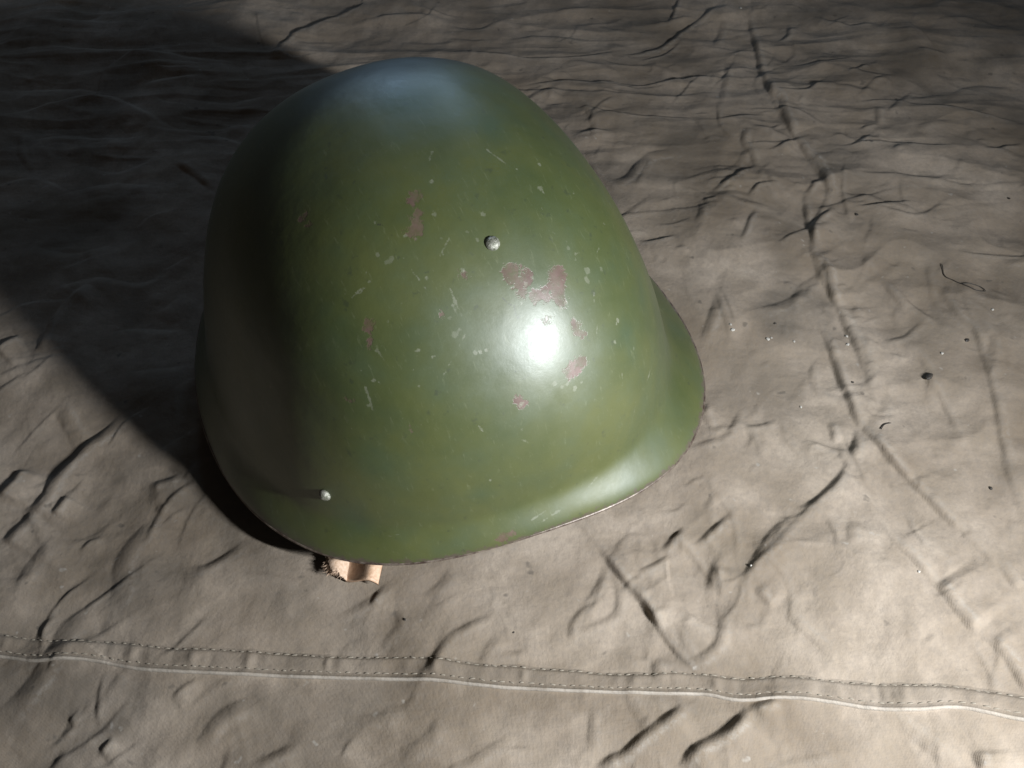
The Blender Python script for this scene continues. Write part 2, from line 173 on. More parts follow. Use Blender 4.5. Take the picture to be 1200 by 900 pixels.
# ---------------------------------------------------------------- helpers
def node_mat(name):
    m = bpy.data.materials.new(name); m.use_nodes = True
    nt = m.node_tree; b = nt.nodes['Principled BSDF']
    return m, nt, b
def N(nt, t, **kw):
    n = nt.nodes.new(t)
    for k, v in kw.items(): setattr(n, k, v)
    return n
def L(nt, a, b): nt.links.new(a, b)
def noise(nt, vec, scale, detail=4, rough=0.55, dist=0.0):
    n = N(nt, 'ShaderNodeTexNoise'); n.inputs['Scale'].default_value = scale; n.inputs['Detail'].default_value = detail
    n.inputs['Roughness'].default_value = rough; n.inputs['Distortion'].default_value = dist
    L(nt, vec, n.inputs['Vector']); return n.outputs['Fac']
def rng(nt, v, a, b, c=0.0, d=1.0, smooth=False):
    n = N(nt, 'ShaderNodeMapRange')
    if smooth: n.interpolation_type = 'SMOOTHSTEP'
    L(nt, v, n.inputs[0])
    for i, x in enumerate((a, b, c, d)): n.inputs[1 + i].default_value = x
    return n.outputs[0]
def mth(nt, op, a, b):
    n = N(nt, 'ShaderNodeMath', operation=op)
    for i, x in enumerate((a, b)):
        if isinstance(x, (int, float)): n.inputs[i].default_value = x
        else: L(nt, x, n.inputs[i])
    return n.outputs[0]
def mix(nt, f, a, b):
    n = N(nt, 'ShaderNodeMix', data_type='RGBA')
    if isinstance(f, (int, float)): n.inputs['Factor'].default_value = f
    else: L(nt, f, n.inputs['Factor'])
    for k, x in (('A', a), ('B', b)):
        s = [i for i in n.inputs if i.name == k and i.type == 'RGBA'][0]
        if isinstance(x, tuple): s.default_value = x + (1,)
        else: L(nt, x, s)
    return [o for o in n.outputs if o.type == 'RGBA'][0]
def attr(nt, name):
    n = N(nt, 'ShaderNodeAttribute', attribute_name=name); return n.outputs['Fac']
def objco(nt): return N(nt, 'ShaderNodeTexCoord').outputs['Object']
def bump(nt, h, strength, dist, prev=None):
    n = N(nt, 'ShaderNodeBump'); n.inputs['Strength'].default_value = strength; n.inputs['Distance'].default_value = dist
    L(nt, h, n.inputs['Height'])
    if prev is not None: L(nt, prev, n.inputs['Normal'])
    return n.outputs['Normal']
def grid_mesh(name, co, closed_u=False):
    """co: (nu, nv, 3) array -> quad mesh"""
    nu, nv = co.shape[:2]
    idx = np.arange(nu * nv).reshape(nu, nv)
    if closed_u: idx = np.vstack([idx, idx[:1]])
    q = np.stack([idx[:-1, :-1], idx[1:, :-1], idx[1:, 1:], idx[:-1, 1:]], -1).reshape(-1, 4)
    return quads(name, co.reshape(-1, 3), q)
def quads(name, v, q):
    me = bpy.data.meshes.new(name)
    me.vertices.add(len(v)); me.vertices.foreach_set('co', np.ascontiguousarray(v, np.float32).ravel())
    me.loops.add(q.size); me.loops.foreach_set('vertex_index', q.astype(np.int32).ravel())
    me.polygons.add(len(q)); me.polygons.foreach_set('loop_start', np.arange(0, q.size, 4, dtype=np.int32))
    me.update(calc_edges=True); me.polygons.foreach_set('use_smooth', np.ones(len(q), bool))
    me.validate(); return me
def fattr(me, name, val):
    a = me.attributes.new(name, 'FLOAT', 'POINT'); a.data.foreach_set('value', np.ascontiguousarray(val, np.float32).ravel())
def link(name, me, mat=None, parent=None):
    o = bpy.data.objects.new(name, me); COL.objects.link(o)
    if mat: me.materials.append(mat)
    if parent: o.parent = parent
    return o
def tag(o, label, cat, group=None):
    o['label'] = label; o['category'] = cat
    if group: o['group'] = group
    return o
def tube(pts, radii, seg=8, closed=False):
    """vertices and quads of a tube round a polyline, ends pinched"""
    pts = np.asarray(pts, float); n = len(pts); radii = np.broadcast_to(np.asarray(radii, float), (n,))
    t = np.gradient(pts, axis=0) if not closed else np.roll(pts, -1, 0) - np.roll(pts, 1, 0)
    t /= np.linalg.norm(t, axis=1, keepdims=True) + 1e-12
    ref = np.where(np.abs(t[:, 2:3]) < 0.9, np.array([[0, 0, 1.0]]), np.array([[1.0, 0, 0]]))
    u = np.cross(t, ref); u /= np.linalg.norm(u, axis=1, keepdims=True); w = np.cross(u, t)
    a = np.linspace(0, 2 * np.pi, seg, endpoint=False)
    co = pts[:, None] + radii[:, None, None] * (np.cos(a)[None, :, None] * u[:, None] + np.sin(a)[None, :, None] * w[:, None])
    return co
def ring_quads(n, seg, closed=False, off=0):
    idx = np.arange(n * seg).reshape(n, seg) + off; idx = np.hstack([idx, idx[:, :1]])
    if closed: idx = np.vstack([idx, idx[:1]])
    return np.stack([idx[:-1, :-1], idx[:-1, 1:], idx[1:, 1:], idx[1:, :-1]], -1).reshape(-1, 4)
def densify(pl, step):
    pl = np.asarray(pl, float); out = [pl[0]]
    if len(pl) > 2:                                         # Catmull-Rom through the traced points
        P = np.vstack([2 * pl[0] - pl[1], pl, 2 * pl[-1] - pl[-2]])
        for i in range(1, len(P) - 2):
            n = max(2, int(np.linalg.norm(P[i + 1] - P[i]) / step))
            for k in range(1, n + 1):
                t = k / n
                out.append(0.5 * (2 * P[i] + (P[i + 1] - P[i - 1]) * t + (2 * P[i - 1] - 5 * P[i] + 4 * P[i + 1] - P[i + 2]) * t * t
                                  + (3 * P[i] - P[i - 1] - 3 * P[i + 1] + P[i + 2]) * t ** 3))
    else:
        n = max(2, int(np.linalg.norm(pl[1] - pl[0]) / step))
        out += [pl[0] + (pl[1] - pl[0]) * k / n for k in range(1, n + 1)]
    return np.array(out)

# ---------------------------------------------------------------- materials
def canvas_material():
    m, nt, b = node_mat('worn_canvas'); oc = objco(nt)
    big = noise(nt, oc, 9, 5, 0.6, 0.4); mid = noise(nt, oc, 38, 5, 0.65, 0.3); fine = noise(nt, oc, 420, 3, 0.7)
    c = mix(nt, rng(nt, big, 0.38, 0.62), (0.165, 0.131, 0.098), (0.330, 0.276, 0.224))
    c = mix(nt, rng(nt, mid, 0.40, 0.66, 0.0, 0.62), c, (0.192, 0.156, 0.118))
    c = mix(nt, rng(nt, noise(nt, oc, 19, 4, 0.6, 0.6), 0.56, 0.78, 0.0, 0.55), c, (0.375, 0.315, 0.255))
    c = mix(nt, mth(nt, 'MULTIPLY', attr(nt, 'stain_shade'), rng(nt, mid, 0.3, 0.65, 0.35, 1.0)), c, (0.085, 0.074, 0.062))
    c = mix(nt, mth(nt, 'MULTIPLY', attr(nt, 'wear'), rng(nt, fine, 0.35, 0.7, 0.0, 0.6)), c, (0.42, 0.39, 0.35))
    c = mix(nt, rng(nt, fine, 0.4, 0.7, 0.0, 0.28), c, (0.140, 0.126, 0.114))
    c = mix(nt, attr(nt, 'hem'), c, (0.42, 0.38, 0.33))
    c = mix(nt, rng(nt, noise(nt, oc, 160, 2, 0.5), 0.72, 0.78, 0.0, 0.35), c, (0.40, 0.38, 0.35))
    c = mix(nt, rng(nt, noise(nt, oc, 115, 2, 0.5), 0.715, 0.77, 0.0, 0.6), c, (0.085, 0.075, 0.065))
    L(nt, c, b.inputs['Base Color']); b.inputs['Roughness'].default_value = 0.95
    b.inputs['Specular IOR Level'].default_value = 0.08
    # plain weave: two crossed thread directions, plus slubs
    h = None
    for ax in ((1, 0, 0), (0, 1, 0)):
        w = N(nt, 'ShaderNodeTexWave', wave_type='BANDS', bands_direction='X' if ax[0] else 'Y')
        w.inputs['Scale'].default_value = 590; w.inputs['Distortion'].default_value = 3.0; w.inputs['Detail'].default_value = 2
        w.inputs['Detail Scale'].default_value = 0.6
        L(nt, oc, w.inputs['Vector']); h = w.outputs['Fac'] if h is None else mth(nt, 'ADD', h, w.outputs['Fac'])
    n1 = bump(nt, h, 0.3, 0.00014)
    n2 = bump(nt, noise(nt, oc, 260, 5, 0.7), 0.4, 0.0009, n1)
    n3 = bump(nt, noise(nt, oc, 60, 4, 0.6, 0.5), 0.20, 0.0025, n2)
    L(nt, n3, b.inputs['Normal']); return m

def paint_material():
    m, nt, b = node_mat('olive_paint'); oc = objco(nt)
    big = noise(nt, oc, 16, 4, 0.6, 0.3); mid = noise(nt, oc, 60, 5, 0.6); fine = noise(nt, oc, 900, 3, 0.7)
    edge = mth(nt, 'SUBTRACT', noise(nt, oc, 330, 4, 0.7), 0.5); edge2 = mth(nt, 'SUBTRACT', noise(nt, oc, 1100, 3, 0.7), 0.5)
    c = mix(nt, rng(nt, big, 0.36, 0.64), (0.040, 0.055, 0.014), (0.067, 0.076, 0.018))
    c = mix(nt, rng(nt, mid, 0.45, 0.75, 0.0, 0.45), c, (0.036, 0.058, 0.021))
    touch = mth(nt, 'ADD', attr(nt, 'touch'), mth(nt, 'MULTIPLY', edge, 0.5))
    c = mix(nt, rng(nt, touch, 0.25, 0.8, 0.0, 0.38), c, (0.024, 0.052, 0.024))
    # chips down to brown-red primer, pale nicks and scuffs
    pr = mth(nt, 'ADD', attr(nt, 'primer'), mth(nt, 'ADD', mth(nt, 'MULTIPLY', edge, 1.5), mth(nt, 'MULTIPLY', edge2, 0.08)))
    prm = mth(nt, 'MULTIPLY', rng(nt, pr, 0.45, 0.57), rng(nt, noise(nt, oc, 300, 4, 0.7), 0.36, 0.50, 0.68, 1.0))
    prc = mix(nt, rng(nt, mid, 0.35, 0.65), (0.088, 0.049, 0.042), (0.160, 0.100, 0.090))
    c = mix(nt, mth(nt, 'MULTIPLY', prm, rng(nt, noise(nt, oc, 150, 3), 0.3, 0.62, 0.35, 0.9)), c, prc)
    br = mth(nt, 'ADD', attr(nt, 'bare'), mth(nt, 'ADD', mth(nt, 'MULTIPLY', edge, 1.3), mth(nt, 'MULTIPLY', edge2, 0.35)))
    brm = mth(nt, 'MULTIPLY', rng(nt, br, 0.46, 0.60, 0.0, 0.58), rng(nt, noise(nt, oc, 70, 2), 0.35, 0.6, 0.35, 1.0))
    c = mix(nt, brm, c, (0.19, 0.19, 0.14))
    c = mix(nt, rng(nt, attr(nt, 'nick'), 0.45, 0.6, 0.0, 0.85), c, (0.018, 0.018, 0.012))
    # general tiny handling marks
    v = N(nt, 'ShaderNodeMapping'); L(nt, oc, v.inputs['Vector']); v.inputs['Scale'].default_value = (1, 6, 1.5); v.inputs['Rotation'].default_value = (0.3, 0.5, 0.9)
    scr = noise(nt, v.outputs[0], 120, 4, 0.7, 0.4)
    c = mix(nt, rng(nt, scr, 0.60, 0.76, 0.0, 0.32), c, (0.18, 0.19, 0.11))
    c = mix(nt, rng(nt, fine, 0.70, 0.78, 0.0, 0.25), c, (0.25, 0.24, 0.17))
    c = mix(nt, rng(nt, noise(nt, oc, 210, 3, 0.6), 0.64, 0.74, 0.0, 0.5), c, (0.022, 0.030, 0.014))
    c = mix(nt, rng(nt, mth(nt, 'ADD', attr(nt, 'rimwear'), mth(nt, 'MULTIPLY', edge, 0.9)), 0.5, 0.62, 0.0, 0.8), c, (0.070, 0.048, 0.038))
    L(nt, c, b.inputs['Base Color'])
    r = rng(nt, mid, 0.3, 0.75, 0.36, 0.48)
    r = mth(nt, 'ADD', r, mth(nt, 'MULTIPLY', mth(nt, 'SUBTRACT', fine, 0.5), 0.16))
    r = mth(nt, 'ADD', r, mth(nt, 'MULTIPLY', prm, -0.04))
    L(nt, r, b.inputs['Roughness']); b.inputs['Specular IOR Level'].default_value = 0.36; b.inputs['Coat Weight'].default_value = 0.30; b.inputs['Coat Roughness'].default_value = 0.57; b.inputs['IOR'].default_value = 1.6; b.inputs['Coat Tint'].default_value = (0.97, 1, 1, 1); b.inputs['Coat IOR'].default_value = 1.64; L(nt, mth(nt, 'MULTIPLY', mth(nt, 'SUBTRACT', 1.0, mth(nt, 'MULTIPLY', prm, 0.5)), rng(nt, mid, 0.25, 0.7, 0.7, 1.0)), b.inputs['Coat Weight'])
    hgt = mth(nt, 'SUBTRACT', 1.0, mth(nt, 'ADD', prm, mth(nt, 'MULTIPLY', brm, 0.6)))
    n1 = bump(nt, hgt, 0.35, 0.00020)
    n2 = bump(nt, noise(nt, oc, 240, 5, 0.65), 0.3, 0.0003, n1)
    n3 = bump(nt, noise(nt, oc, 36, 3, 0.5), 0.45, 0.0014, n2)
    L(nt, n3, b.inputs['Normal']); return m

def simple(name, col, col2, scale, rough, metal=0.0, bmp=0.3, spec=0.5, d=0.0004):
    m, nt, b = node_mat(name); oc = objco(nt); n = noise(nt, oc, scale, 4, 0.65)
    L(nt, mix(nt, rng(nt, n, 0.35, 0.68), col, col2), b.inputs['Base Color'])
    b.inputs['Roughness'].default_value = rough; b.inputs['Metallic'].default_value = metal; b.inputs['Specular IOR Level'].default_value = spec
    L(nt, bump(nt, noise(nt, oc, scale * 2.5, 4, 0.7), bmp, d), b.inputs['Normal']); return m
MAT_CANVAS = canvas_material(); MAT_PAINT = paint_material()
MAT_STEEL = simple('worn_steel', (0.32, 0.31, 0.28), (0.62, 0.61, 0.57), 700, 0.40, 0.75, 0.4)
MAT_EDGE = simple('worn_rim_edge', (0.060, 0.040, 0.032), (0.20, 0.165, 0.135), 260, 0.42, 0.25, 0.4)
MAT_LEATHER = simple('tan_leather', (0.40, 0.25, 0.155), (0.58, 0.41, 0.29), 350, 0.48, 0, 0.5)
MAT_FRAY = simple('frayed_leather', (0.44, 0.30, 0.20), (0.60, 0.45, 0.34), 600, 0.80, 0, 0.6)
MAT_RIVET = simple('scuffed_rivet', (0.10, 0.105, 0.075), (0.36, 0.355, 0.31), 700, 0.42, 0.35, 0.6)
MAT_THREAD = simple('cotton_thread', (0.13, 0.11, 0.085), (0.36, 0.32, 0.26), 120, 0.85, 0, 0.4)
MAT_DARK = simple('dark_fibre', (0.016, 0.013, 0.010), (0.050, 0.042, 0.034), 500, 0.6)
MAT_CRUMB = simple('pale_crumb', (0.30, 0.28, 0.25), (0.52, 0.50, 0.46), 600, 0.5)
MAT_FLOOR = simple('floor_boards', (0.10, 0.075, 0.05), (0.16, 0.12, 0.085), 14, 0.7)

# ---------------------------------------------------------------- canvas height field
X0, X1, Y0, Y1, ST = -0.47, 0.40, -0.225, 0.415, 0.0008
def axis(a, b):
    core = np.arange(a, b, ST); out = []; s = ST * 1.5; p = 0.0
    while p < 0.75: p += s; out.append(p); s = min(s * 1.22, 0.03)
    out = np.array(out); return np.concatenate([a - out[::-1], core, core[-1] + out])
XS, YS = axis(X0, X1), axis(Y0, Y1)
GX, GY = np.meshgrid(XS, YS, indexing='ij'); NX, NY = GX.shape
def spectral(lx, ly, seed):
    """smooth noise with wavelength about lx, ly (metres), unit variance"""
    g = np.random.default_rng(seed); cx, cy = 1600, 1200
    a = g.normal(size=(cx // 4, cy // 4)); s = ST * 4
    fx = np.fft.fftfreq(cx // 4, s)[:, None]; fy = np.fft.rfftfreq(cy // 4, s)[None]
    F = np.fft.rfft2(a) * np.exp(-((fx * lx) ** 2 + (fy * ly) ** 2) * 2.2)
    z = np.fft.irfft2(F, s=a.shape); z /= z.std()
    fi = np.clip((GX - X0) / s + 20, 0, cx // 4 - 2); fj = np.clip((GY - Y0) / s + 20, 0, cy // 4 - 2)
    i = fi.astype(int); j = fj.astype(int); u = fi - i; v = fj - j
    return (z[i, j] * (1 - u) * (1 - v) + z[i + 1, j] * u * (1 - v) + z[i, j + 1] * (1 - u) * v + z[i + 1, j + 1] * u * v)
sm = lambda t: np.clip(t, 0, 1) ** 2 * (3 - 2 * np.clip(t, 0, 1))
far = sm((GY - 0.05) / 0.18); right = sm((GX + 0.02) / 0.15)
H = 0.0016 * spectral(0.10, 0.09, 1) + 0.0007 * spectral(0.045, 0.04, 2)
rid = lambda n: 1 - np.minimum(np.abs(n), 1.6)
H += 0.00125 * rid(spectral(0.045, 0.04, 3)) * (0.40 + 0.60 * right)
H += 0.00032 * rid(spectral(0.020, 0.018, 4)) * (0.5 + 0.5 * right) + 0.00016 * spectral(0.009, 0.008, 5)
H += far * (0.0010 * rid(spectral(0.10, 0.022, 6)) + 0.0004 * rid(spectral(0.05, 0.011, 7)))
WEAR = np.zeros_like(H)
LAMP = np.array([0.365, -0.278])
def crease(pl, h, w1, w2):
    h *= 0.001 * (0.66 - 0.026 * h); w1 *= 0.001 * 0.72; w2 *= 0.001 * 1.0
    d = densify(pl, 0.003); n = len(d)
    jit = np.cumsum(RNG.normal(size=(n, 2)), 0); jit -= np.linspace(0, 1, n)[:, None] * jit[-1]
    d = d + jit * 0.00018
    L_ = np.concatenate([[0], np.cumsum(np.linalg.norm(np.diff(d, axis=0), axis=1))]); tot = L_[-1]
    m = w2 * 3 + w1 * 4
    i0, i1 = np.searchsorted(XS, [d[:, 0].min() - m, d[:, 0].max() + m]); j0, j1 = np.searchsorted(YS, [d[:, 1].min() - m, d[:, 1].max() + m])
    if i1 - i0 < 2 or j1 - j0 < 2: return
    x = GX[i0:i1, j0:j1]; y = GY[i0:i1, j0:j1]
    best = np.full(x.shape, 1e9); sd = np.zeros(x.shape); al = np.zeros(x.shape)
    mid = d[n // 2]; chord = d[-1] - d[0]; nrm = np.array([-chord[1], chord[0]]); flip = 1.0 if nrm @ (LAMP - mid) > 0 else -1.0
    for k in range(n - 1):
        a, e = d[k], d[k + 1] - d[k]; l2 = e @ e + 1e-15
        px, py = x - a[0], y - a[1]; t = np.clip((px * e[0] + py * e[1]) / l2, 0, 1)
        qx, qy = px - t * e[0], py - t * e[1]; q = qx * qx + qy * qy
        u = q < best; best[u] = q[u]
        cr = e[0] * py - e[1] * px
        sd[u] = (np.sign(cr) * flip)[u]; al[u] = (L_[k] + t * (L_[k + 1] - L_[k]))[u]
    s = np.sqrt(best) * sd
    taper = np.minimum(1, np.minimum(al, tot - al) / max((0.30 if h < 0.0030 else 0.16) * tot, 1e-4) + 0.06)
    vary = 0.75 + 0.25 * np.sin(al * RNG.uniform(150, 260) + RNG.uniform(0, 6)) * np.cos(al * 90)
    uu = np.clip((s + w1) / (2 * w1), 0, 1); up = 1 - (1 - uu) ** 2.1; crest = np.exp(-(np.maximum(s - w1, 0) / w2) ** 1.02)
    val = -0.22 * np.exp(-((s + 1.6 * w1) / (2.2 * w1 + 0.002)) ** 2)
    fade = np.exp(-(np.sqrt(best) / (w2 * 1.8)) ** 4)
    H[i0:i1, j0:j1] += h * taper * vary * (up * crest * np.where(s > w1, fade, 1) + val)
    WEAR[i0:i1, j0:j1] = np.maximum(WEAR[i0:i1, j0:j1], np.exp(-((s - 1.3 * w1 - 0.0006) / 0.0014) ** 2) * np.minimum(1, h / 0.005) * taper)
for pl, h, w1, w2 in CREASES: crease(pl, h, w1, w2)
# the smaller folds between the traced ones: lying across at the far side, slanting on the near side, many starting at a traced fold
ends = np.array([q for pl, *_ in CREASES for q in pl])
for k in range(430):
    if k % 2: x, y = ends[RNG.integers(len(ends))] + RNG.normal(size=2) * 0.012
    else: x, y = RNG.uniform(-0.44, 0.37), RNG.uniform(-0.21, 0.39)
    nearright = x > 0.12 and y < -0.02
    if nearright and RNG.uniform() < 0.55: continue
    if y > 0.10: a = RNG.normal() * 0.28 if RNG.uniform() < 0.72 else RNG.uniform(0.7, 2.2)
    elif x > 0.06: a = RNG.choice([RNG.normal() * 0.4 + 0.75, RNG.normal() * 0.4 - 0.9, RNG.normal() * 0.3 - 1.4])
    else: a = RNG.normal() * 0.45 + 0.7
    l = RNG.uniform(0.012, 0.05) * (1.3 if y > 0.1 else 1.0); dx, dy = math.cos(a) * l, math.sin(a) * l; b = RNG.normal() * 0.12
    pl = [(x - dx / 2, y - dy / 2), (x - dy * b, y + dx * b), (x + dx / 2, y + dy / 2)]
    crease(pl, RNG.uniform(0.5, 2.2) * (0.75 if nearright else 1), RNG.uniform(1.0, 3.2), RNG.uniform(5, 12))
# fine crumpling round the folds
big_ends = np.array([q for pl, h, *_ in CREASES if pl[0][0] > -0.05 for q in pl])
for k in range(420):
    x, y = big_ends[RNG.integers(len(big_ends))] + RNG.normal(size=2) * 0.016
    a = RNG.normal() * 0.35 if (y > 0.1 and RNG.uniform() < 0.6) else RNG.uniform(-1.6, 1.6)
    l = RNG.uniform(0.005, 0.018); dx, dy = math.cos(a) * l, math.sin(a) * l; b = RNG.normal() * 0.2
    crease([(x - dx / 2, y - dy / 2), (x - dy * b, y + dx * b), (x + dx / 2, y + dy / 2)], RNG.uniform(0.3, 1.0), RNG.uniform(0.8, 2.2), RNG.uniform(2.5, 6))
# the canvas lies flat where the helmet's weight presses on it
HX, HY, HPHI = -0.0416, 0.02572, -1.06513
dist = np.hypot(GX - HX, GY - HY); H -= 0.0010
H *= 0.25 + 0.75 * sm((dist - 0.11) / 0.05)
edge_fade = sm((GX - XS[0]) / 0.25) * sm((XS[-1] - GX) / 0.25) * sm((GY - YS[0]) / 0.25) * sm((YS[-1] - GY) / 0.25)
H *= edge_fade
def zat(x, y):
    """height of the canvas (bilinear) at x, y arrays"""
    i = np.clip(np.searchsorted(XS, x) - 1, 0, NX - 2); j = np.clip(np.searchsorted(YS, y) - 1, 0, NY - 2)
    u = (x - XS[i]) / (XS[i + 1] - XS[i]); v = (y - YS[j]) / (YS[j + 1] - YS[j])
    return H[i, j] * (1 - u) * (1 - v) + H[i + 1, j] * u * (1 - v) + H[i, j + 1] * (1 - u) * v + H[i + 1, j + 1] * u * v

# lower panel of the canvas drops a little below the lapped seam
slx = densify(SEAM_LOW, 0.002); stx = densify(SEAM_TOP, 0.002)
slx = slx[np.argsort(slx[:, 0])]; stx = stx[np.argsort(stx[:, 0])]
ylow = lambda x: np.interp(x, slx[:, 0], slx[:, 1]); ytop = lambda x: np.interp(x, stx[:, 0], stx[:, 1])
H -= 0.0007 * sm((ylow(GX) + 0.0008 - GY) / 0.0016) * np.exp(-np.clip(ylow(GX) - GY, 0, None) / 0.05)
H -= 0.00015 * np.exp(-((GY - ytop(GX) - 0.0004) / 0.0009) ** 2)
floor_me = quads('floor', np.array([(-3, -3, -0.012), (3, -3, -0.012), (3, 4, -0.012), (-3, 4, -0.012)]), np.array([[0, 1, 2, 3]]))
fl = link('floor', floor_me, MAT_FLOOR); fl['kind'] = 'structure'

tarp_me = grid_mesh('canvas', np.stack([GX, GY, H], -1))
STAINS = [(0.150, 0.052, 0.020, 0.7), (0.02, 0.205, 0.03, 0.45), (0.05, 0.17, 0.022, 0.5), (-0.13, -0.07, 0.03, 0.55), (-0.17, -0.115, 0.022, 0.7),
          (-0.19, -0.16, 0.03, 0.6), (-0.10, -0.165, 0.03, 0.4), (-0.2, -0.06, 0.02, 0.4), (0.19, 0.33, 0.04, 0.5), (0.27, 0.26, 0.04, 0.45), (0.33, 0.33, 0.06, 0.55),
          (0.07, -0.155, 0.012, 0.6), (0.20, 0.17, 0.02, 0.45), (0.26, 0.06, 0.04, 0.25), (0.13, -0.005, 0.02, 0.3), (0.09, 0.31, 0.04, 0.4), (-0.06, -0.15, 0.02, 0.4),
          (-0.3, 0.22, 0.06, 0.35), (-0.25, 0.13, 0.04, 0.35), (0.155, 0.10, 0.015, 0.4), (0.11, 0.185, 0.02, 0.45), (0.17, -0.15, 0.014, 0.35)]
ST_ = np.zeros_like(H)
wob = spectral(0.02, 0.02, 21) * 0.25 + spectral(0.045, 0.04, 22) * 0.35
for x, y, r, a in STAINS:
    ST_ = np.maximum(ST_, a * sm(1.15 - np.hypot(GX - x, GY - y) / (r * 1.25) + wob))
fattr(tarp_me, 'stain_shade', ST_); fattr(tarp_me, 'wear', WEAR)
tarp = bpy.data.objects.new('tarpaulin', None); COL.objects.link(tarp)
tag(tarp, 'worn khaki canvas sheet with creases and a stitched seam spread under the helmet', 'tarpaulin')
sheet = link('sheet', tarp_me, MAT_CANVAS, tarp)

# lapped seam: the upper panel's edge folded over the lower one
xs = np.arange(-0.245, 0.262, 0.0006); nv = 30
t = np.linspace(0, 1, nv)                                      # 0 = under the top stitch row, 1 = folded lower edge
lo, tp = ylow(xs), ytop(xs) + 0.0026
yy = tp[:, None] + (lo - tp)[:, None] * t[None]
xx = np.repeat(xs[:, None], nv, 1)
puck = np.zeros_like(xs); p = xs[0]
while p < xs[-1]:
    puck += RNG.uniform(-0.7, 1.0) * np.exp(-((xs - p) / RNG.uniform(0.0014, 0.0042)) ** 2); p += RNG.uniform(0.0035, 0.011)
prof = sm(t / 0.34)
rib = np.exp(-((t - 0.5) / 0.28) ** 2)
skew = xs[:, None] + 0.0
zz = zat(xx.ravel(), np.maximum(yy, lo[:, None] + 0.0012).ravel()).reshape(xx.shape)
zz += prof[None] * 0.00085 - 0.0003 * (1 - prof[None]) + 0.0011 * puck[:, None] * rib[None]
zz -= 0.00030 * np.exp(-((t - 0.20) / 0.05) ** 2)[None] + 0.00030 * np.exp(-((t - 0.80) / 0.05) ** 2)[None]
zz += 0.0006 * np.exp(-((t - 0.965) / 0.035) ** 2)[None]
edge = np.stack([xx[:, -1], lo - 0.0005, zz[:, -1] - 0.0006], -1)[:, None]
edge2 = np.stack([xx[:, -1], lo - 0.0004, zz[:, -1] - 0.0026], -1)[:, None]
seam_me = grid_mesh('seam', np.concatenate([np.stack([xx, yy, zz], -1), edge, edge2], 1)[::-1])
cnt = len(seam_me.vertices)
wr = np.zeros((len(xs), nv + 2)); wr[:, -4:] = 0.8; hm = np.zeros_like(wr); hm[:, -4:-1] = np.clip(0.5 + 0.2 * np.sin(xs * 260) * np.sin(xs * 90), 0.2, 1)[:, None]; hm[:, -4] *= 0.3
fattr(seam_me, 'stain_shade', np.repeat((0.30 + 0.30 * np.clip(-puck, 0, 1))[::-1][:, None], nv + 2, 1)); fattr(seam_me, 'wear', wr[::-1]); fattr(seam_me, 'hem', hm[::-1])  # even seam stain, plus shade painted into the hollows of the puckers
seam = link('seam', seam_me, MAT_CANVAS, tarp)
# stitches: one short thread each, in two rows
sp_ = tube([(-0.0015, 0, -0.0006), (-0.0011, 0, 0.0000), (-0.0004, 0, 0.00028), (0.0004, 0, 0.00028), (0.0011, 0, 0.0), (0.0015, 0, -0.0006)], [0.00012, 0.00026, 0.0003, 0.0003, 0.00026, 0.00012], 5)
stitch_me = quads('stitch', sp_.reshape(-1, 3), ring_quads(6, 5)); stitch_me.materials.append(MAT_THREAD)
for row in (0.20, 0.80):
    x = -0.232
    while x < 0.235:
        k = int((x - xs[0]) / 0.0006); j = int(round(row * (nv - 1)))
        s = bpy.data.objects.new('stitch', stitch_me); COL.objects.link(s); s.parent = seam
        dy = yy[min(k + 4, len(xs) - 1), j] - yy[max(k - 4, 0), j]; dz = zz[min(k + 3, len(xs) - 1), j] - zz[max(k - 3, 0), j]
        s.location = (xs[k], yy[k, j] + RNG.normal() * 0.00012, zz[k, j] + 0.00005)
        s.scale = (RNG.uniform(0.7, 1.12), RNG.uniform(0.7, 1.1), RNG.uniform(0.6, 1.0))
        s.rotation_euler = (0, -math.atan2(dz, 0.0036), math.atan2(dy, 0.0048) + RNG.normal() * 0.12)
        x += RNG.uniform(0.0037, 0.0045)

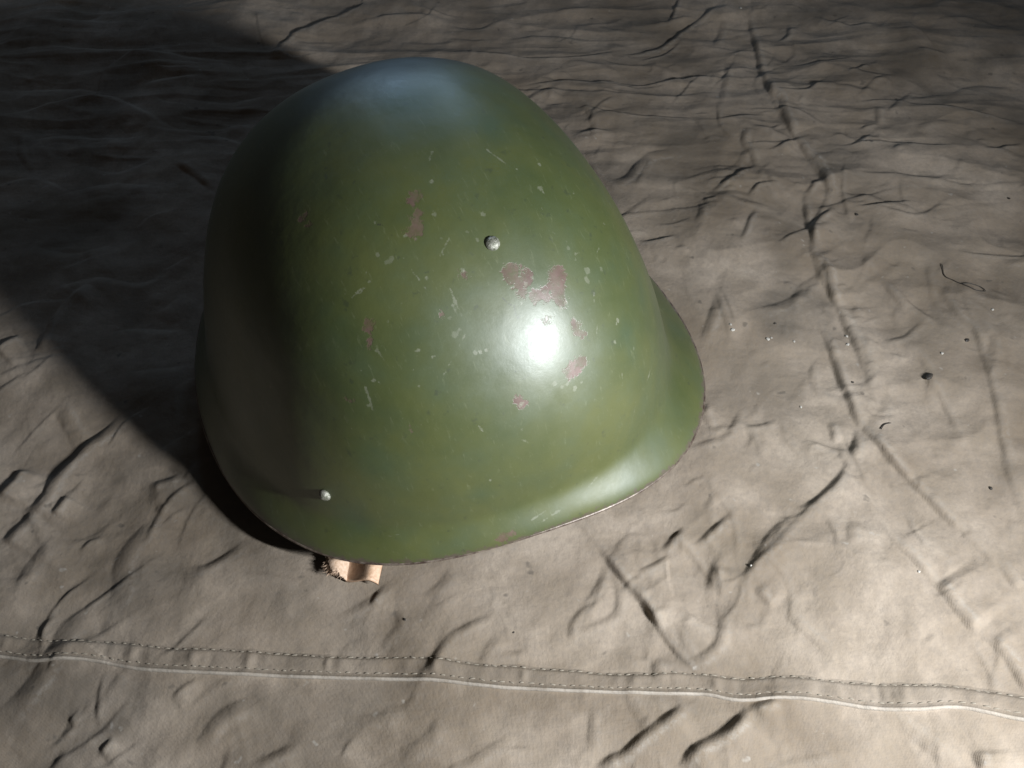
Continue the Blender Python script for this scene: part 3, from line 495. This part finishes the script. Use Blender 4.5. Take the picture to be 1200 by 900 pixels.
# ---------------------------------------------------------------- helmet shell
AF, AB, BW, HT, PP, QQ, FL, ZF, L2, L1, S1 = 0.15468, 0.13229, 0.12829, 0.15339, 2.35088, 2.19859, 0.01928, 0.03581, 0.00764, 0.00296, -0.00645
HTX, HTY = -0.00623, -0.00357
HM = [-0.30089, 0.09459, -0.34018, 0.08248, -0.05151, 0.0061, 0.00782, 0.00636, 0.00085, 0.00033, 0.00032, -0.02042]
def lift_raw(ph): return L2 * np.cos(2 * ph) + L1 * np.cos(ph) + S1 * np.sin(ph) + HM[8] * np.cos(3 * ph) + HM[9] * np.sin(3 * ph) + HM[10] * np.sin(2 * ph)
LMIN = lift_raw(np.linspace(0, 2 * np.pi, 721)).min()
def shell(PH, T):
    th = T * np.pi / 2; s = np.sin(th); c = np.cos(th)
    k = 1 + HM[5] * np.cos(3 * PH) + HM[6] * np.sin(3 * PH) + HM[7] * np.sin(2 * PH) + HM[11] * np.cos(4 * PH)
    r = c ** (2 / PP) * k; z = HT * s ** (2 / QQ)
    fl = FL * (1 + HM[0] * np.cos(3 * PH) + HM[1] * np.sin(3 * PH) + HM[2] * np.cos(PH) + HM[3] * np.sin(PH) + HM[4] * np.cos(2 * PH))
    ga = np.exp(-((np.mod(PH - math.radians(292) + np.pi, 2 * np.pi) - np.pi) / 0.75) ** 2); al = 0.22 + 0.30 * ga
    f = fl * ((1 - al) * (0.5 * (1 - sm((z - 0.001) / 0.021)) + 0.5 * np.clip(1 - z / 0.032, 0, 1) ** 2) + al * (1 - sm(z / 0.085)))
    wf = 0.0042 * np.exp(-((np.mod(PH - 0.12 + np.pi, 2 * np.pi) - np.pi) / 0.7) ** 2); f = f + wf * (sm(z / 0.085) - sm((z - 0.0015) / 0.018))
    cA = np.cos(PH); m = 0.5 * (AF + AB) + 0.5 * (AF - AB) * np.tanh(cA * 3)
    x = ((m - FL) * r + f) * cA; y = ((BW - FL) * r + f) * np.sin(PH)
    lf = lift_raw(PH) - LMIN
    z = z + lf * (1 - np.clip(z / HT, 0, 1)); z = z + HTX * x + HTY * y
    return np.stack([x, y, z], -1)
def normals(S):
    du = np.roll(S, -1, 0) - np.roll(S, 1, 0); dv = np.gradient(S, axis=1); n = np.cross(du, dv)
    n /= np.linalg.norm(n, axis=-1, keepdims=True) + 1e-12; return n
NU, NT = 1000, 320
PH, T = np.meshgrid(np.linspace(0, 2 * np.pi, NU, endpoint=False), np.linspace(0, 1, NT) ** 1.1, indexing='ij')
S = shell(PH, T); S[:, -1] = S[:, -1].mean(0)
# hand-beaten steel is never quite true: shallow waviness
flat = S.reshape(-1, 3)
nrm = normals(S)
wav = 0.00022 * (np.sin(S[..., 0] * 71 + 1.3) * np.sin(S[..., 1] * 63 + 0.4) + 0.6 * np.sin(S[..., 0] * 130 + S[..., 2] * 150) * np.sin(S[..., 1] * 118 - S[..., 2] * 90))
S = S + nrm * wav[..., None] * sm((1 - T) / 0.15)[..., None]
def pt_field(pts, soft):
    P = S.reshape(-1, 3); best = np.full(len(P), 9.0)
    for x, y, z, r in pts:
        near = np.where((np.abs(P[:, 0] - x) < r + soft * 2) & (np.abs(P[:, 1] - y) < r + soft * 2) & (np.abs(P[:, 2] - z) < r + soft * 2))[0]
        d = np.linalg.norm(P[near] - (x, y, z), axis=1) - r * 0.92; best[near] = np.minimum(best[near], d)
    return best
def seg_field(segs):
    P = S.reshape(-1, 3); best = np.full(len(P), 9.0)
    for a, b_, r in segs:
        a = np.array(a); b_ = np.array(b_); c = (a + b_) / 2; R_ = np.linalg.norm(b_ - a) / 2 + 0.004
        near = np.where(np.abs(P - c).max(1) < R_)[0]; e = b_ - a
        t_ = np.clip((P[near] - a) @ e / (e @ e), 0, 1); d = np.linalg.norm(P[near] - a - t_[:, None] * e, axis=1) - r * (1 - 0.5 * t_); best[near] = np.minimum(best[near], d)
    return best
f01 = lambda d, soft: np.clip(0.5 - d / (2 * soft), 0, 1)
primer = f01(pt_field(PRIMER, 0.0035), 0.0035)
bare = np.maximum(f01(pt_field(BARE, 0.0014), 0.0014), f01(seg_field(SCRATCH), 0.0011) * 0.95)
touch = f01(pt_field(TOUCH, 0.008), 0.008); nick = np.maximum(f01(pt_field(DARKS, 0.0006), 0.0006), f01(seg_field(CRACKS), 0.0006))
rimwear = (sm((0.030 - T) / 0.030) * 0.62).ravel()
PI_, TI_ = np.meshgrid(np.linspace(0, 2 * np.pi, 200, endpoint=False), np.linspace(0, 1, 60) ** 1.1, indexing='ij')
SI = shell(PI_, TI_); SI[:, -1] = SI[:, -1].mean(0); SI = SI - normals(SI) * 0.0015; SI[:, -1] = SI[:, -2].mean(0)
no = NU * NT
def gq(nu, nv, off, rev):
    idx = np.arange(nu * nv).reshape(nu, nv) + off; idx = np.vstack([idx, idx[:1]])
    q = np.stack([idx[:-1, :-1], idx[1:, :-1], idx[1:, 1:], idx[:-1, 1:]], -1).reshape(-1, 4)
    return q[:, ::-1] if rev else q
allv = np.concatenate([S.reshape(-1, 3), SI.reshape(-1, 3)])
shell_me = quads('shell', allv, np.concatenate([gq(NU, NT, 0, False), gq(200, 60, no, True)]))
ni = len(SI.reshape(-1, 3)); z0 = np.zeros(ni)
for nm, a in (('primer', primer), ('bare', bare), ('touch', touch), ('nick', nick), ('rimwear', rimwear)): fattr(shell_me, nm, np.concatenate([a, z0]))

helmet = bpy.data.objects.new('helmet', None); COL.objects.link(helmet)
helmet.location = (HX, HY, 0.0006); helmet.rotation_euler = (0, 0, HPHI)
tag(helmet, 'chipped olive green steel army helmet with flared rim lying on the canvas', 'helmet')
link('shell', shell_me, MAT_PAINT, helmet)
# the cut edge of the steel, worn of its paint
E_ = shell(np.linspace(0, 2 * np.pi, 720, endpoint=False)[:, None], np.zeros((720, 1)))[:, 0]
ctr_in = E_ * np.array([1, 1, 1]); rad = E_ / np.linalg.norm(E_[:, :2], axis=1)[:, None]; rad[:, 2] = 0
link('rim_edge', quads('rim_edge', tube(E_ - rad * 0.0006, 0.00095, 8, True).reshape(-1, 3), ring_quads(720, 8, True)), MAT_EDGE, helmet)
# rivets: domed heads standing proud of the shell
def rivet(ph, t, r, h, cone):
    e = 1e-3
    p = shell(np.array(ph), np.array(t)); du = shell(np.array(ph + e), np.array(t)) - p; dv = shell(np.array(ph), np.array(t + e)) - p
    n = np.cross(du, dv); n /= np.linalg.norm(n); pr = []
    for k in range(10):
        a = k / 9 * math.pi / 2
        pr.append((r * math.cos(a) ** (1.0 if not cone else 1.35), h * math.sin(a)))
    pr = [(r * 1.0, -0.0012)] + pr; pr[-1] = (1e-5, h)
    seg = 28; co = np.array([[(q * math.cos(b), q * math.sin(b), z) for b in np.linspace(0, 2 * np.pi, seg, endpoint=False)] for q, z in pr])
    co[..., :2] *= 1 + 0.03 * RNG.normal(size=co.shape[:2])[..., None] * (co[..., 2:3] > 0)
    co[-1, :, :2] = 0
    o = link('rivet', quads('rivet', co.reshape(-1, 3), ring_quads(len(pr), seg)), MAT_RIVET, helmet)
    o.location = p; o.rotation_euler = Vector(n).to_track_quat('Z', 'Y').to_euler(); return o
rivet(RIVETS[0][0], RIVETS[0][1], 0.0029, 0.0017, False)
rivet(RIVETS[1][0], RIVETS[1][1], 0.0028, 0.0028, True)

# leather chin strap, its end poking out under the rim
inv = (Matrix.Translation(helmet.location) @ Matrix.Rotation(HPHI, 4, 'Z')).inverted()
def to_helmet(v):
    v = np.asarray(v, float).reshape(-1, 3); m = np.array(inv); return v @ m[:3, :3].T + m[:3, 3]
def slab(name, top, th, mat):
    """top: (nu, nv, 3) surface given a thickness th downwards"""
    nu, nv = top.shape[:2]; bot = top - np.array([0, 0, th]); v = np.concatenate([top.reshape(-1, 3), bot.reshape(-1, 3)])
    idx = np.arange(nu * nv).reshape(nu, nv); q = [np.stack([idx[:-1, :-1], idx[1:, :-1], idx[1:, 1:], idx[:-1, 1:]], -1).reshape(-1, 4)]
    q.append(q[0][:, ::-1] + nu * nv); o = nu * nv
    for line in (idx[:, 0], idx[-1, :], idx[::-1, -1], idx[0, ::-1]): q.append(np.stack([line[:-1], line[:-1] + o, line[1:] + o, line[1:]], -1))
    return link(name, quads(name, to_helmet(v), np.concatenate(q)), mat, helmet)
u = np.linspace(0, 1, 40); v = np.linspace(0, 1, 26); U, V = np.meshgrid(u, v, indexing='ij')
x = -0.0715 + 0.0165 * U + 0.0022 * (1 - V) ; y = -0.0895 - (0.0235 + 0.0030 * U) * V
zc = 0.0016 + 0.0068 * sm(U / 0.80) - 0.0030 * np.clip((U - 0.70) / 0.30, 0, 1) ** 2
z = zc * (0.80 + 0.25 * V) + 0.0012 * np.sin(V * 2.6)
zb = zat(x.ravel(), y.ravel()).reshape(x.shape); strap = slab('chin_strap', np.stack([x, y, np.maximum(z, zb + 0.0024)], -1), 0.0019, MAT_LEATHER)
strap['label'] = 'smooth tan leather strap end under the rim'
# the torn end beside it, curled up and fringed with fibres
U, V = np.meshgrid(np.linspace(0, 1, 22), np.linspace(0, 1, 22), indexing='ij')
ang = 2.2 * V
x = -0.0705 - 0.0098 * V * (0.75 + 0.25 * np.sin(U * 3.1)) ; y = -0.1005 - 0.0125 * U * (1 - 0.25 * V) - 0.0006 * np.sin(V * 9)
z = 0.0030 + 0.0050 * np.sin(V * 2.4) * (0.7 + 0.3 * U)
x += 0.0006 * RNG.normal(size=x.shape) * (V > 0.9); y += 0.0004 * RNG.normal(size=x.shape) * (U > 0.92)
zb = zat(x.ravel(), y.ravel()).reshape(x.shape); top = np.stack([x, y, np.maximum(z, zb + 0.0022)], -1)
fray = slab('torn_strap_end', top, 0.0018, MAT_FRAY); fray['label'] = 'torn fringed end of the tan strap'
vv, qq, off = [], [], 0
for k in range(150):
    if k < 85: p = top[RNG.integers(0, 22), -1] - (0, 0, RNG.uniform(0, 0.0016)); d = np.array([-1, RNG.normal() * 0.45 - 0.35, RNG.normal() * 0.35])
    else: p = top[-1, RNG.integers(6, 22)] - (0, 0, RNG.uniform(0, 0.0016)); d = np.array([RNG.normal() * 0.4 - 0.35, -1, RNG.normal() * 0.35])
    l = RNG.uniform(0.0007, 0.0021); pts = [p - d * 0.0003, p + d * l * 0.5 + RNG.normal(size=3) * 0.0001, p + d * l + RNG.normal(size=3) * 0.0002]
    vv.append(tube(pts, [0.00010, 0.00008, 0.00003], 4).reshape(-1, 3)); qq.append(ring_quads(3, 4, False, off)); off += 12
fb = link('fringe', quads('fringe', to_helmet(np.concatenate(vv)), np.concatenate(qq)), MAT_FRAY, helmet)
fb['kind'] = 'stuff'; fb.parent = fray

# ---------------------------------------------------------------- small things lying on the canvas
def on_canvas(pts, lift):
    p = densify(pts, 0.0012); return np.column_stack([p, zat(p[:, 0], p[:, 1]) + lift])
p = on_canvas([(0.2392, 0.085), (0.2392, 0.0772), (0.2434, 0.0733), (0.2471, 0.0695), (0.2529, 0.0651), (0.2583, 0.0651), (0.2568, 0.0682), (0.2518, 0.0701), (0.2471, 0.0700)], 0.0007)
tag(link('loose_thread', quads('loose_thread', tube(p, 0.00024, 6).reshape(-1, 3), ring_quads(len(p), 6)), MAT_DARK), 'dark loose thread ending in a small loop on the right of the canvas', 'thread')
p = on_canvas([(0.1846, -0.0268), (0.1863, -0.0243), (0.1882, -0.0232), (0.1903, -0.0227)], 0.0006)
tag(link('fibre', quads('fibre', tube(p, 0.00024, 6).reshape(-1, 3), ring_quads(len(p), 6)), MAT_DARK), 'short curved dark fibre beside the sharp bend of the long crease', 'fibre')
def pebble(name, x, y, r, mat, el=1.0, rz=0.0, flat=0.6):
    bm = bmesh.new(); bmesh.ops.create_icosphere(bm, subdivisions=2, radius=1.0)
    for w in bm.verts: w.co *= 1 + random.uniform(-0.16, 0.16) * (0.4 if el > 1.5 else 1)
    for w in bm.verts: w.co = Vector((w.co.x * r * el, w.co.y * r, w.co.z * r * flat))
    me = bpy.data.meshes.new(name); bm.to_mesh(me); bm.free(); o = link(name, me, mat)
    o.location = (x, y, float(zat(np.array([x]), np.array([y]))[0]) + r * flat * 0.75); o.rotation_euler = (0, 0, rz); return o
tag(pebble('seed', 0.2147, 0.0054, 0.0014, MAT_DARK, 1.9, 0.75, 0.7), 'small black oval seed alone on the smooth right part of the canvas', 'seed')
SPECKS = [(0.2296, -0.0584, 0.0010, 'tiny dark speck near the right edge, lower right of the short curved fibre'),
          (0.1766, 0.0035, 0.0008, 'tiny dark speck left of the curved fibre, in the long crease'),
          (0.1414, 0.0411, 0.0008, 'tiny dark speck above the row of pale crumbs right of the helmet'),
          (0.2404, 0.0308, 0.0013, 'dark speck beside a pale crumb, between the looped thread and the seed'),
          (0.2911, 0.1397, 0.0009, 'small dark speck at the far right, above the looped thread'),
          (0.1989, 0.1239, 0.0011, 'dark speck by the long crease, level with the rivet at the front of the helmet'),
          (-0.0418, -0.1304, 0.0007, 'dark speck on the canvas just below the tan strap end'),
          (0.0069, -0.135, 0.0005, 'tiny dark speck below the helmet rim, halfway down to the seam')]
for x, y, r, lab in SPECKS: tag(pebble('speck', x, y, r * 0.75, MAT_DARK, 1.3, random.uniform(0, 3)), lab, 'speck', 'dark specks of dirt on the canvas')
CRUMBS = [(0.1179, 0.0351, 0.0013, 'largest pale crumb in the cluster closest to the right side of the helmet rim'),
          (0.1169, 0.0381, 0.0008, 'smaller pale crumb touching the largest one close to the helmet rim'),
          (0.1365, 0.031, 0.0012, 'larger of the pair of pale crumbs between the helmet rim and the long crease'),
          (0.1385, 0.032, 0.0007, 'smaller of the pair of pale crumbs between the helmet rim and the long crease'),
          (0.1503, 0.0299, 0.0008, 'single pale crumb just left of the long crease, right of the crumb pair'),
          (0.1794, 0.0353, 0.0009, 'upper of two pale crumbs lying in the long crease'),
          (0.1788, 0.0294, 0.0011, 'lower of two pale crumbs lying in the long crease'),
          (0.1486, -0.0112, 0.0008, 'pale crumb on the flat canvas left of where the long crease bends'),
          (0.2584, 0.0515, 0.0009, 'pale crumb just below the loop of the dark thread'),
          (0.2252, 0.0216, 0.0010, 'pale crumb just above the black seed'),
          (0.154, 0.3439, 0.0011, 'pale crumb at the top of the canvas, by the upper end of the long crease'),
          (0.1865, -0.1025, 0.0008, 'pale crumb in the slanting fold at the lower right'),
          (0.1132, -0.1008, 0.0006, 'tiny pale crumb at a fold end, above the seam right of the helmet front')]
for x, y, r, lab in CRUMBS: tag(pebble('crumb', x, y, r * 0.72, MAT_CRUMB, 1.25, random.uniform(0, 3)), lab, 'crumb', 'pale crumbs scattered on the canvas')
